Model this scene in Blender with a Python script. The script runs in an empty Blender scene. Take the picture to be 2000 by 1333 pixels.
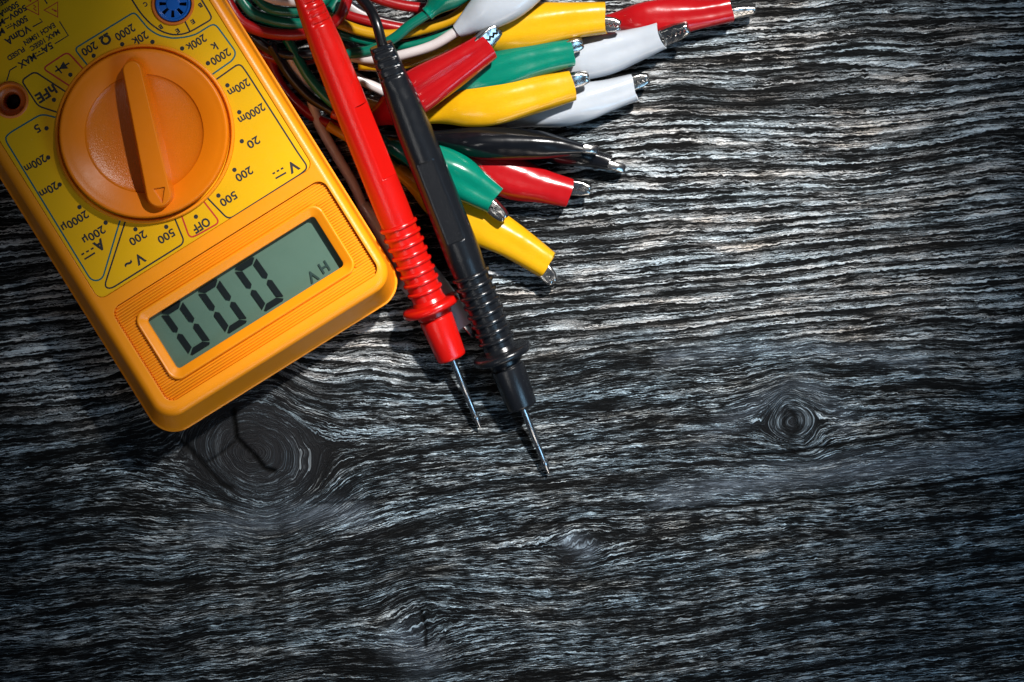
import bpy, bmesh, math, random
import numpy as np
from mathutils import Vector, Matrix
random.seed(7); rng = np.random.default_rng(11)
sc = bpy.context.scene
sc.unit_settings.system = 'METRIC'; sc.unit_settings.scale_length = 0.01      # 1 unit = 1 cm
COL = sc.collection
H = 100.0            # camera height above the wood, cm
PX = 80.0            # photograph pixels per cm on the wood

def P(px, py, z=0.0):
    k = (1 - z / H) / PX
    return Vector(((px - 1000) * k, (666.5 - py) * k, z))

# ---------------------------------------------------------------- camera
cam = bpy.data.cameras.new('camera'); cam.lens = 144; cam.sensor_width = 36
cam.clip_start = 1; cam.clip_end = 1000
co = bpy.data.objects.new('camera', cam); COL.objects.link(co); co.location = (0, 0, H); sc.camera = co
# ---------------------------------------------------------------- world and lamps
w = bpy.data.worlds.new("World"); sc.world = w; w.use_nodes = True
w.node_tree.nodes['Background'].inputs[0].default_value = (0.40, 0.60, 1.0, 1)
w.node_tree.nodes['Background'].inputs[1].default_value = 0.045

def aim(o, tgt):
    d = Vector(tgt) - o.location
    o.rotation_euler = d.to_track_quat('-Z', 'Y').to_euler()

KT = P(1070, 500, 0)
l = bpy.data.lights.new('key_spot', 'SPOT'); l.energy = 930000; l.color = (1.0, 0.975, 0.945)
l.shadow_soft_size = 2.6; l.spot_size = math.radians(14.7); l.spot_blend = 1.0
lo = bpy.data.objects.new('key_spot', l); COL.objects.link(lo)
lo.location = KT + Vector((0.36, 0.58, 1.0)).normalized() * 95; aim(lo, KT)
l = bpy.data.lights.new('added_blue_fill', 'AREA'); l.energy = 5600; l.color = (0.36, 0.68, 1.0); l.shape = 'RECTANGLE'; l.size = 16; l.size_y = 16  # added blue lamp, cools the lower right and brings out the grain
lo = bpy.data.objects.new('added_blue_fill', l); COL.objects.link(lo); lo.location = (25, -19, 30); aim(lo, (10, -5, 0))
l = bpy.data.lights.new('added_strip_light', 'AREA'); l.energy = 4200; l.color = (1, 0.97, 0.93); l.shape = 'RECTANGLE'; l.size = 4.5; l.size_y = 30  # added strip lamp, put in to draw highlights along the probe handles
lo = bpy.data.objects.new('added_strip_light', l); COL.objects.link(lo); lo.location = (-26, -30, 70); aim(lo, (-4, 2, 0))
l = bpy.data.lights.new('low_fill', 'AREA'); l.energy = 2400; l.color = (1, 0.90, 0.80); l.shape = 'RECTANGLE'; l.size = 16; l.size_y = 10  # added warm lamp, brightens the sloping lower side of the meter
lo = bpy.data.objects.new('low_fill', l); COL.objects.link(lo); lo.location = (12, -32, 14); aim(lo, (-4, 1, 1))
sc.view_settings.view_transform = 'Standard'; sc.view_settings.look = 'None'; sc.view_settings.exposure = 0; sc.view_settings.gamma = 1

# ---------------------------------------------------------------- node helpers
class N:
    def __init__(s, name):
        s.m = bpy.data.materials.new(name); s.m.use_nodes = True; s.t = s.m.node_tree
        s.b = s.t.nodes['Principled BSDF']
    def n(s, typ, **kw):
        x = s.t.nodes.new(typ)
        for k, v in kw.items(): setattr(x, k, v)
        return x
    def link(s, a, b): s.t.links.new(a, b)
    def put(s, sock, v):
        if hasattr(v, 'is_output'): s.link(v, sock)
        else: sock.default_value = v
    def math(s, op, a, b=0.0, c=None, clamp=False):
        x = s.n('ShaderNodeMath', operation=op, use_clamp=clamp); s.put(x.inputs[0], a); s.put(x.inputs[1], b)
        if c is not None: s.put(x.inputs[2], c)
        return x.outputs[0]
    def noise(s, vec, scale, detail=2, rough=0.5, dist=0.0, lac=2.0):
        x = s.n('ShaderNodeTexNoise'); s.link(vec, x.inputs['Vector']); x.inputs['Scale'].default_value = scale
        x.inputs['Detail'].default_value = detail; x.inputs['Roughness'].default_value = rough; x.inputs['Distortion'].default_value = dist
        x.inputs['Lacunarity'].default_value = lac
        return x.outputs['Fac']
    def ramp(s, fac, stops, interp='LINEAR'):
        x = s.n('ShaderNodeValToRGB'); s.link(fac, x.inputs[0]); r = x.color_ramp; r.interpolation = interp
        while len(r.elements) > 1: r.elements.remove(r.elements[-1])
        r.elements[0].position = stops[0][0]
        for p, c in stops[1:]: r.elements.new(p)
        for e, (p, c) in zip(r.elements, stops):
            e.position = p; e.color = (c, c, c, 1) if isinstance(c, (int, float)) else (*c, 1)
        return x.outputs[0]
    def mix(s, f, a, b, typ='MIX'):
        x = s.n('ShaderNodeMix', data_type='RGBA', blend_type=typ); s.put(x.inputs[0], f); 
        s.put(x.inputs[6], a if hasattr(a, 'is_output') else (*a, 1)); s.put(x.inputs[7], b if hasattr(b, 'is_output') else (*b, 1))
        return x.outputs[2]
    def scalevec(s, vec, v):
        x = s.n('ShaderNodeVectorMath', operation='MULTIPLY'); s.link(vec, x.inputs[0]); x.inputs[1].default_value = v; return x.outputs[0]
    def bump(s, h, dist, strength=1.0, normal=None):
        x = s.n('ShaderNodeBump'); s.link(h, x.inputs['Height']); x.inputs['Distance'].default_value = dist; x.inputs['Strength'].default_value = strength
        if normal is not None: s.link(normal, x.inputs['Normal'])
        return x.outputs[0]

def plastic(name, col, rough=0.4, grain=0.0, gscale=30, sss=0.0, coat=0.0, var=0.10, bevel=0.0, smooth_bump=0.0, spec=0.5, dust=0.0, metallic=0.0):
    a = N(name); b = a.b
    tc = a.n('ShaderNodeTexCoord').outputs['Object']
    nz = a.noise(tc, 1.3, 4, 0.6)
    c2 = tuple(max(0, x * (1 - var * 2)) for x in col); c1 = tuple(min(1, x * (1 + var * .6)) for x in col)
    cc = a.mix(nz, c2, c1)
    if dust:
        d = a.noise(tc, 26, 2, 0.6); dm = a.ramp(d, [(0.72, 0), (0.78, 1)])
        cc = a.mix(a.math('MULTIPLY', dm, dust), cc, (0.6, 0.6, 0.58))
    a.link(cc, b.inputs['Base Color'])
    b.inputs['Metallic'].default_value = metallic
    b.inputs['Specular IOR Level'].default_value = spec
    rn = a.noise(tc, 6, 4, 0.6)
    a.link(a.math('ADD', rough - 0.07, a.math('MULTIPLY', rn, 0.14)), b.inputs['Roughness'])
    nrm = None
    if bevel:
        bv = a.n('ShaderNodeBevel'); bv.samples = 6; bv.inputs['Radius'].default_value = bevel; nrm = bv.outputs[0]
    if smooth_bump:
        nrm = a.bump(a.noise(tc, 1.3, 2, 0.5), smooth_bump, 1.0, nrm)
    if grain:
        nrm = a.bump(a.noise(tc, gscale, 3, 0.6), grain, 1.0, nrm)
    if nrm is not None: a.link(nrm, b.inputs['Normal'])
    if sss:
        b.inputs['Subsurface Weight'].default_value = sss; b.inputs['Subsurface Radius'].default_value = (0.25, 0.18, 0.12); b.inputs['Subsurface Scale'].default_value = 0.3
    if coat:
        b.inputs['Coat Weight'].default_value = coat; b.inputs['Coat Roughness'].default_value = 0.12
    return a.m

M = {}
M['case'] = plastic('orange_case_plastic', (0.86, 0.275, 0.004), 0.34, 0.003, 34, 0.0, bevel=0.035, var=0.05, spec=0.38, dust=0.05)
M['knob'] = plastic('orange_knob_plastic', (0.82, 0.20, 0.002), 0.34, 0.002, 30, 0.0, bevel=0.03, var=0.05, spec=0.28)
M['knob_rough'] = plastic('orange_rough_plastic', (0.70, 0.165, 0.003), 0.26, 0.007, 30, 0.0, bevel=0.02, var=0.06)
M['sticker'] = plastic('yellow_sticker', (0.72, 0.385, 0.001), 0.38, 0.0008, 60, var=0.03, dust=0.10, spec=0.25)
M['ink_black'] = plastic('black_ink', (0.012, 0.012, 0.014), 0.45)
M['ink_teal'] = plastic('teal_ink', (0.0, 0.10, 0.11), 0.45)
M['ink_red'] = plastic('red_ink', (0.48, 0.018, 0.008), 0.45)
M['blue'] = plastic('blue_socket_plastic', (0.005, 0.10, 0.42), 0.3, 0.003, 30, bevel=0.02)
M['hole'] = plastic('dark_recess', (0.006, 0.004, 0.004), 0.6)
M['jack'] = plastic('orange_jack_plastic', (0.62, 0.14, 0.008), 0.38, 0.004, 30, bevel=0.02)
M['lcd'] = plastic('lcd_grey_green', (0.075, 0.135, 0.10), 0.3, 0.0012, 70, var=0.06, coat=0.25, dust=0.05)
M['seg'] = plastic('lcd_segment_black', (0.004, 0.008, 0.009), 0.6, spec=0.1)
M['seg_faint'] = plastic('lcd_letter_grey', (0.022, 0.045, 0.040), 0.6, spec=0.1)
M['lcd_edge'] = plastic('lcd_dark_edge', (0.02, 0.022, 0.018), 0.4)
M['red_probe'] = plastic('red_probe_plastic', (0.46, 0.005, 0.003), 0.24, 0.0035, 30, 0.0, bevel=0.012, var=0.06)
M['black_probe'] = plastic('black_probe_plastic', (0.006, 0.007, 0.009), 0.24, 0.0035, 30, bevel=0.012, dust=0.12)
M['black_panel'] = plastic('black_matt_panel', (0.012, 0.015, 0.02), 0.6, 0.002, 40, spec=0.25)
M['steel'] = plastic('nickel_steel', (0.50, 0.49, 0.47), 0.24, 0.004, 9, metallic=1.0, var=0.2, bevel=0.012, smooth_bump=.14)
M['pin'] = plastic('probe_pin_steel', (0.42, 0.43, 0.44), 0.26, 0.001, 12, metallic=1.0, var=0.15)
V = {'red': (0.32, 0.004, 0.006), 'yellow': (0.57, 0.295, 0.004), 'green': (0.0, 0.145, 0.092), 'white': (0.37, 0.395, 0.43), 'black': (0.004, 0.0045, 0.006)}
for k, c in V.items():
    M['vinyl_' + k] = plastic(k + '_vinyl_sleeve', c, 0.22 if k != 'black' else 0.2, 0.0009, 18, 0.0 if k == 'black' else 0.15, bevel=0, var=0.08, smooth_bump=0.03, dust=0.10 if k != 'white' else 0)
    M['cable_' + k] = plastic(k + '_cable_jacket', tuple(x * 0.85 for x in c) if k != 'white' else (0.52, 0.47, 0.46), 0.3, 0.002, 14, 0, var=0.12, dust=0.10 if k != 'white' else 0)

# ---------------------------------------------------------------- object helpers
def link(o, parent=None, **props):
    COL.objects.link(o)
    if parent is not None: o.parent = parent
    for k, v in props.items(): o[k] = v
    return o
def empty(name, label, cat, loc, group=None, rot=None):
    o = bpy.data.objects.new(name, None); o.empty_display_size = 0.3; COL.objects.link(o)
    o.location = loc
    if rot is not None: o.rotation_euler = rot
    o['label'] = label; o['category'] = cat
    if group: o['group'] = group
    return o
def mesh(name, verts, faces, mat, parent=None, smooth=True, sharp=None, **props):
    me = bpy.data.meshes.new(name); me.from_pydata([tuple(v) for v in verts], [], faces); me.update()
    me.materials.append(mat)
    if smooth:
        me.polygons.foreach_set('use_smooth', [True] * len(me.polygons))
        if sharp: me.set_sharp_from_angle(angle=math.radians(sharp))
    o = bpy.data.objects.new(name, me)
    return link(o, parent, **props)
def from_mesh(name, me, mat, parent=None, sharp=35, **props):
    me.materials.clear(); me.materials.append(mat)
    me.polygons.foreach_set('use_smooth', [True] * len(me.polygons)); me.set_sharp_from_angle(angle=math.radians(sharp))
    return link(bpy.data.objects.new(name, me), parent, **props)
def loft(rings, cap0=True, cap1=True, closed=False):
    n = len(rings[0]); v = [p for r in rings for p in r]; f = []
    m = len(rings)
    for i in range(m if closed else m - 1):
        a = i * n; b = ((i + 1) % m) * n
        for j in range(n):
            k = (j + 1) % n; f.append((a + j, a + k, b + k, b + j))
    if not closed:
        if cap0: f.append(tuple(range(n))[::-1])
        if cap1: f.append(tuple((m - 1) * n + j for j in range(n)))
    return v, f
def rrect(x0, x1, y0, y1, r, z, seg=10):
    out = []
    r = max(0.001, min(r, (x1 - x0) / 2 - 1e-3, (y1 - y0) / 2 - 1e-3))
    for cx, cy, a0 in ((x1 - r, y1 - r, 0), (x0 + r, y1 - r, 90), (x0 + r, y0 + r, 180), (x1 - r, y0 + r, 270)):
        for i in range(seg + 1):
            a = math.radians(a0 + 90 * i / seg); out.append(Vector((cx + r * math.cos(a), cy + r * math.sin(a), z)))
    return out
def circle(cx, cy, r, z, n=72):
    return [Vector((cx + r * math.cos(2 * math.pi * i / n), cy + r * math.sin(2 * math.pi * i / n), z)) for i in range(n)]
def poly_prism(pts, z0, z1):
    n = len(pts); v = [Vector((p[0], p[1], z0)) for p in pts] + [Vector((p[0], p[1], z1)) for p in pts]
    f = [tuple(range(n))[::-1], tuple(range(n, 2 * n))] + [(i, (i + 1) % n, n + (i + 1) % n, n + i) for i in range(n)]
    return v, f
def fixed(me):
    bm = bmesh.new(); bm.from_mesh(me); bmesh.ops.recalc_face_normals(bm, faces=bm.faces); bm.to_mesh(me); bm.free()
def tmp(vf):
    me = bpy.data.meshes.new('tmp'); me.from_pydata([tuple(p) for p in vf[0]], [], vf[1]); me.update(); fixed(me)
    o = bpy.data.objects.new('tmp', me); COL.objects.link(o); return o
def carve(vf, cutters):
    a = tmp(vf); cs = [tmp(c) for c in cutters]
    for c in cs:
        md = a.modifiers.new('b', 'BOOLEAN'); md.operation = 'DIFFERENCE'; md.solver = 'EXACT'; md.object = c
    dg = bpy.context.evaluated_depsgraph_get(); me = bpy.data.meshes.new_from_object(a.evaluated_get(dg))
    for o in [a] + cs: bpy.data.objects.remove(o)
    return me
def join(*vfs):
    v, f = [], []
    for a, b in vfs:
        n = len(v); v += list(a); f += [tuple(i + n for i in q) for q in b]
    return v, f
def catmull(pts, per=10):
    pts = [np.array(p, float) for p in pts]; P_ = [2 * pts[0] - pts[1]] + pts + [2 * pts[-1] - pts[-2]]; out = []
    for i in range(1, len(P_) - 2):
        p0, p1, p2, p3 = P_[i - 1:i + 3]
        for k in range(per):
            t = k / per
            out.append(0.5 * ((2 * p1) + (-p0 + p2) * t + (2 * p0 - 5 * p1 + 4 * p2 - p3) * t * t + (-p0 + 3 * p1 - 3 * p2 + p3) * t ** 3))
    out.append(pts[-1]); return out
def tube(pts, r, n=14, caps=True):
    rings = []; pts = [Vector(p) for p in pts]
    for i, p in enumerate(pts):
        d = (pts[min(i + 1, len(pts) - 1)] - pts[max(i - 1, 0)]).normalized()
        s = d.cross(Vector((0, 0, 1))).normalized(); u = s.cross(d)
        rings.append([p + (s * math.cos(2 * math.pi * j / n) + u * math.sin(2 * math.pi * j / n)) * r for j in range(n)])
    return loft(rings, caps, caps)

# ================================================================ the wood
KN = [  # knots: px, py, sx, sy, push, ring radius
    (1548, 825, 210, 95, 0.66, 52), (492, 885, 260, 120, 0.60, 95), (1132, 1062, 70, 45, 0.7, 26), (815, 1215, 90, 80, 0.75, 42)]
def vnoise(x, y, seed):
    r = np.random.default_rng(seed).random((256, 256))
    xi = np.floor(x).astype(int); yi = np.floor(y).astype(int); fx = x - xi; fy = y - yi
    fx = fx * fx * (3 - 2 * fx); fy = fy * fy * (3 - 2 * fy)
    g = lambda a, b: r[a % 256, b % 256]
    return (g(xi, yi) * (1 - fx) + g(xi + 1, yi) * fx) * (1 - fy) + (g(xi, yi + 1) * (1 - fx) + g(xi + 1, yi + 1) * fx) * fy
def seg_dist(px, py, pts):
    d = np.full(px.shape, 1e9); 
    for (ax, ay), (bx, by) in zip(pts[:-1], pts[1:]):
        vx, vy = bx - ax, by - ay; t = np.clip(((px - ax) * vx + (py - ay) * vy) / (vx * vx + vy * vy), 0, 1)
        d = np.minimum(d, np.hypot(px - ax - t * vx, py - ay - t * vy))
    return d
def build_wood():
    xs = np.concatenate([np.linspace(-30, -13.6, 60)[:-1], np.arange(-13.6, 13.6, 0.034), np.linspace(13.6, 30, 60)])
    ys = np.concatenate([np.linspace(-22, -9.4, 60)[:-1], np.arange(-9.4, 9.4, 0.027), np.linspace(9.4, 22, 60)])
    X, Y = np.meshgrid(xs, ys); px = X * PX + 1000; py = 666.5 - Y * PX
    # stream function: lines of constant v are the growth lines; v in photograph pixels, downwards
    slope = 0.088 + 0.03 * np.clip((py - 600) / 600, -1, 1)
    v = py + slope * (px - 1000)
    v = v + 26 * (vnoise(px / 420, py / 240, 1) - .5) + 9 * (vnoise(px / 120, py / 90, 2) - .5)
    rho_m = np.zeros_like(v); ringv = np.zeros_like(v)
    for (kx, ky, sx, sy, a, rr) in KN:
        dx, dy = px - kx, py - ky
        if rr < 50:
            v = v - a * dy * np.exp(-(dx / sx) ** 2 - (dy / sy) ** 2); continue
        R_ = 40.0 if rr < 60 else 96.0
        rad = np.hypot(dx * 0.84, dy) * (1 + .34 * (vnoise(px / (R_ * 1.1) + 3, py / (R_ * 1.1), 5) - .5)) + 4 * (vnoise(px / 18, py / 18, 12) - .5)
        F = np.where(rad > R_, (R_ / np.maximum(rad, 1)) ** 2 * np.exp(-(np.maximum(rad - R_, 0) / (2.6 * R_)) ** 2), 1.0)
        v = v - dy * F + np.where(rad < R_, (R_ - rad) * 1.1, 0)
        m = 1 - np.clip((rad - R_ * .55) / (R_ * .7), 0, 1); rho_m = np.maximum(rho_m, m * m * (3 - 2 * m))
    vv = v
    crack = np.zeros_like(v)
    def crk(pts, w, s=1.0):
        nonlocal crack
        d = seg_dist(px, py + 5 * (vnoise(px / 30, py / 30, 9) - .5), pts); crack = np.maximum(crack, s * np.clip(1 - d / w, 0, 1))
    crk([(455, 800), (462, 855), (492, 885), (515, 915), (535, 922)], 7)
    crk([(352, 860), (395, 905), (430, 945), (450, 955)], 8, .8)
    crk([(400, 905), (440, 878), (460, 862)], 4, .6)
    crk([(1000, 1026), (1150, 1018), (1260, 1000), (1420, 990), (1600, 972), (1800, 948), (2050, 912)], 6, .9)
    crk([(1480, 890), (1620, 872), (1760, 850), (1900, 830), (2050, 800)], 6, .9)
    crk([(1250, 905), (1400, 898), (1480, 890)], 4, .5)
    crk([(1560, 902), (1750, 893), (2050, 868)], 4, .5)
    crk([(820, 1190), (830, 1225), (832, 1265)], 6, .8); crk([(1475, 995), (1478, 1030)], 6, .6); crk([(1410, 998), (1416, 1012)], 5, .5)
    crk([(1535, 800), (1530, 830), (1545, 850), (1560, 835), (1552, 812), (1538, 802)], 9, .7)
    crk([(600, 985), (760, 975), (900, 960)], 4, .5); crk([(0, 1160), (200, 1150), (420, 1130)], 5, .5)
    # smooth pale growth bands that read as broad streaks
    pale = np.zeros_like(v)
    def band(pts, w, s):
        nonlocal pale
        d = seg_dist(px, py, pts); pale = pale + s * np.exp(-(d / w) ** 2)
    band([(1300, 975), (1500, 935), (1750, 905), (2050, 880)], 26, .9)
    band([(400, 1035), (620, 1000), (700, 1005)], 26, .8)
    band([(790, 1250), (830, 1285)], 34, .8); band([(1110, 1055), (1150, 1075)], 18, .9)
    band([(1380, 860), (1480, 790), (1560, 745), (1640, 800), (1650, 830)], 22, .5)
    band([(1300, 700), (1500, 680), (1680, 690), (1800, 710)], 14, .6)
    dark = np.exp(-((px - 480) / 150) ** 2 - ((py - 865) / 120) ** 2) * 1.15 + np.exp(-((px - 1545) / 34) ** 2 - ((py - 833) / 34) ** 2) * .6 \
        + np.exp(-((px - 1110) / 30) ** 2 - ((py - 1110) / 30) ** 2) * .7 + np.exp(-((px - 1420) / 70) ** 2 - ((py - 855) / 16) ** 2) * .5  # first term: dark knot wood plus the shadow over it, painted in
    h = 0.030 * (vnoise(px / 330, vv / 21, 3) - .5) + 0.020 * (vnoise(px / 130, vv / 9.5, 4) - .5) + 0.05 * (vnoise(px / 500, vv / 70, 6) - .5)
    h = h - 0.09 * crack + 0.02 * rho_m
    edge = (np.abs(X) < 13.6) & (np.abs(Y) < 9.4); h = np.where(edge, h, 0.0)
    Z = h - 0.045
    nx, ny = len(xs), len(ys); nv = nx * ny
    co_ = np.stack([X, Y, Z], -1).reshape(-1, 3)
    i = np.arange(nv).reshape(ny, nx)
    q = np.stack([i[:-1, :-1], i[:-1, 1:], i[1:, 1:], i[1:, :-1]], -1).reshape(-1, 4)
    # skirt and underside
    b0 = nv; bx = [(-30, -22), (30, -22), (30, 22), (-30, 22)]
    me = bpy.data.meshes.new('wooden_table')
    me.vertices.add(nv); me.vertices.foreach_set('co', co_.astype(np.float32).ravel())
    me.loops.add(q.size); me.loops.foreach_set('vertex_index', q.astype(np.int32).ravel())
    me.polygons.add(len(q)); me.polygons.foreach_set('loop_start', np.arange(0, q.size, 4, dtype=np.int32))
    me.update(calc_edges=True)
    me.polygons.foreach_set('use_smooth', np.ones(len(q), bool))
    a1 = me.attributes.new('flow', 'FLOAT_VECTOR', 'POINT'); a1.data.foreach_set('vector', np.stack([px / 100, vv / 100, rho_m], -1).astype(np.float32).ravel())
    a2 = me.attributes.new('marks', 'FLOAT_VECTOR', 'POINT'); a2.data.foreach_set('vector', np.stack([crack, pale, dark], -1).astype(np.float32).ravel())
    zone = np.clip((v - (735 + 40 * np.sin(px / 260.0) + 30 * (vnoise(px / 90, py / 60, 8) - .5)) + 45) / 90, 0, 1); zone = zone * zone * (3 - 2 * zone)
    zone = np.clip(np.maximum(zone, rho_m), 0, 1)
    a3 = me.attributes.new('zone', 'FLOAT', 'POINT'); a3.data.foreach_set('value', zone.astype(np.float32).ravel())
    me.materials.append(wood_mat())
    o = bpy.data.objects.new('wooden_table_top', me); link(o); o['kind'] = 'structure'; o['label'] = 'dark weathered wooden board with wavy grain and knots under everything'
    v_, f_ = loft([rrect(-30, 30, -22, 22, .01, -2.5, 1), rrect(-30, 30, -22, 22, .01, -0.05, 1)], True, False)
    e = mesh('board_edge', v_, f_, M['black_probe'], o, smooth=False)

def wood_mat():
    a = N('weathered_wood'); b = a.b
    fl = a.n('ShaderNodeAttribute', attribute_name='flow'); mk = a.n('ShaderNodeAttribute', attribute_name='marks')
    fv = fl.outputs['Vector']
    sp = a.n('ShaderNodeSeparateXYZ'); a.link(fv, sp.inputs[0]); u, v, kn = sp.outputs
    sm = a.n('ShaderNodeSeparateXYZ'); a.link(mk.outputs['Vector'], sm.inputs[0]); crack, pale, dark = sm.outputs
    def comb(x, y, z=0.0):
        c = a.n('ShaderNodeCombineXYZ'); a.put(c.inputs[0], x); a.put(c.inputs[1], y); a.put(c.inputs[2], z); return c.outputs[0]
    # small sideways wander of the fibres
    base = comb(u, v)
    wn = a.noise(a.scalevec(base, (2.4, 6.0, 1)), 1.0, 3, 0.6)
    wn2 = a.noise(a.scalevec(base, (8.0, 16.0, 1)), 1.0, 2, 0.5)
    v2 = a.math('ADD', v, a.math('ADD', a.math('MULTIPLY', a.math('SUBTRACT', wn, 0.5), 0.08), a.math('MULTIPLY', a.math('SUBTRACT', wn2, 0.5), 0.085)))
    p = comb(u, v2)
    n0 = a.noise(a.scalevec(p, (0.14, 0.9, 1)), 1.0, 2, 0.5)
    n1 = a.noise(a.scalevec(p, (0.6, 16.0, 1)), 1.0, 2, 0.5)
    n2 = a.noise(a.scalevec(p, (1.6, 36.0, 1)), 1.0, 2, 0.55)
    n3 = a.noise(a.scalevec(p, (0.16, 1.6, 1)), 1.0, 3, 0.55)
    n3b = a.noise(a.scalevec(p, (0.3, 1.9, 1)), 1.0, 2, 0.5)
    n4 = a.noise(a.scalevec(base, (34.0, 60.0, 1)), 1.0, 2, 0.6)
    saw = a.math('FRACT', a.math('ADD', a.math('MULTIPLY', v2, 4.3), a.math('MULTIPLY', n0, 4.2)))
    saw2 = a.math('FRACT', a.math('ADD', a.math('MULTIPLY', v2, 11.0), a.math('MULTIPLY', n3b, 2.4)))
    sawr = a.ramp(saw, [(0.0, 0.0), (0.10, 0.12), (0.7, 0.85), (0.93, 1.0), (1.0, 0.0)])
    sawr2 = a.ramp(saw2, [(0.0, 0.0), (0.25, 0.5), (0.85, 1.0), (1.0, 0.0)])
    cr1 = a.ramp(a.math('ABSOLUTE', a.math('SUBTRACT', n1, 0.5)), [(0.0, 0.0), (0.022, 0.15), (0.06, 1.0)])
    cr2 = a.ramp(a.math('ABSOLUTE', a.math('SUBTRACT', n2, 0.52)), [(0.0, 0.1), (0.045, 1.0)])
    big = a.ramp(n3, [(0.34, 0.48), (0.5, 0.80), (0.66, 1.0)])
    h = a.math('ADD', a.math('MULTIPLY', sawr, 0.42), a.math('MULTIPLY', sawr2, 0.32))
    h = a.math('ADD', h, a.math('MULTIPLY', n2, 0.5)); h = a.math('SUBTRACT', h, 0.02)
    h = a.math('MULTIPLY', h, a.math('ADD', 0.25, a.math('MULTIPLY', cr1, 0.75)))
    h = a.math('MULTIPLY', h, a.math('ADD', 0.45, a.math('MULTIPLY', cr2, 0.55)))
    sg = a.ramp(a.noise(a.scalevec(base, (0.42, 1.7, 1)), 1.0, 2, 0.5), [(0.36, 0.25), (0.60, 1.0)])
    sm_ = a.math('SUBTRACT', 1.08, a.math('MULTIPLY', a.math('SUBTRACT', 1.0, sawr), a.math('MULTIPLY', sg, 0.72)))
    h = a.math('MULTIPLY', h, a.math('SUBTRACT', sm_, a.math('MULTIPLY', a.math('SUBTRACT', 1.0, sg), 0.22)))
    h = a.math('MULTIPLY', h, big)
    h = a.math('MULTIPLY', h, a.math('ADD', 0.45, n4))
    zn = a.n('ShaderNodeAttribute', attribute_name='zone').outputs['Fac']
    pf = comb(u, a.math('ADD', a.math('MULTIPLY', v, 0.25), a.math('MULTIPLY', v2, 0.75)))
    f1 = a.noise(a.scalevec(pf, (1.1, 28.0, 1)), 1.0, 2, 0.5); f2 = a.noise(a.scalevec(p, (0.22, 3.4, 1)), 1.0, 3, 0.55); f3 = a.noise(a.scalevec(pf, (2.2, 50.0, 1)), 1.0, 2, 0.6)
    fc = a.ramp(a.math('ABSOLUTE', a.math('SUBTRACT', f1, 0.5)), [(0.0, 0.10), (0.03, 0.45), (0.075, 1.0)])
    fb = a.ramp(f2, [(0.33, 0.30), (0.48, 0.72), (0.64, 1.05)])
    tex = a.math('MULTIPLY', fc, a.math('MULTIPLY', a.math('MAXIMUM', 0.06, a.math('SUBTRACT', a.math('MULTIPLY', f3, 4.2), 1.35)), a.math('ADD', 0.4, a.math('MULTIPLY', n4, 1.1))))
    hf = a.math('MULTIPLY', a.math('MULTIPLY', a.math('MULTIPLY', tex, a.math('ADD', 0.62, a.math('MULTIPLY', sawr, 0.6))), fb), 0.56)
    hk = a.math('ADD', a.math('MULTIPLY', a.math('ADD', 0.08, a.math('MULTIPLY', sawr2, 0.14)), a.math('ADD', 0.3, n4)), a.math('MULTIPLY', tex, 0.26))
    hf = a.math('ADD', a.math('MULTIPLY', hf, a.math('SUBTRACT', 1.0, a.math('MULTIPLY', kn, 0.8))), a.math('MULTIPLY', hk, a.math('MULTIPLY', kn, 0.8)))
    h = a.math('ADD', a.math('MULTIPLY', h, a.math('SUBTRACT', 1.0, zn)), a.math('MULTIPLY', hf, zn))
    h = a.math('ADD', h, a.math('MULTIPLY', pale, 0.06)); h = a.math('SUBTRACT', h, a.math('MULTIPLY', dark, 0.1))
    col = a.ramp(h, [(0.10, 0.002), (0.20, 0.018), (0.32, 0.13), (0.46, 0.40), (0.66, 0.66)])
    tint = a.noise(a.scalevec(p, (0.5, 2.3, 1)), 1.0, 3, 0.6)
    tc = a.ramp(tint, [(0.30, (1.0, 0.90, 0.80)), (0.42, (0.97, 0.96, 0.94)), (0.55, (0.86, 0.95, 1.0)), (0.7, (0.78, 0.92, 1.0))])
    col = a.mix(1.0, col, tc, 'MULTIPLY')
    col = a.mix(a.math('MULTIPLY', zn, 0.85), col, a.mix(1.0, col, (0.80, 0.92, 1.0), 'MULTIPLY'))  # lower wood: blue-grey patina, with the blue glow of the light painted in
    # dense even grey where the grain closes up (knots and pale bands)
    sm_c = a.mix(a.math('MULTIPLY', tex, 0.9, clamp=True), (0.02, 0.024, 0.030), (0.24, 0.29, 0.35))
    col = a.mix(a.math('MULTIPLY', a.math('ADD', a.math('MULTIPLY', pale, 0.55), a.math('MULTIPLY', kn, 0.12)), 1.0, clamp=True), col, sm_c)
    col = a.mix(a.math('MULTIPLY', dark, 0.8, clamp=True), col, (0.012, 0.012, 0.013))
    col = a.mix(a.math('MULTIPLY', crack, 1.3, clamp=True), col, (0.002, 0.002, 0.002))
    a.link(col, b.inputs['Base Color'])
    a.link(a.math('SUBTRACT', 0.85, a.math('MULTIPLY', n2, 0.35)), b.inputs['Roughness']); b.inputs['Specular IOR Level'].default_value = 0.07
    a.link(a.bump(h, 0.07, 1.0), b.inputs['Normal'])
    return a.m
build_wood()

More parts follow.
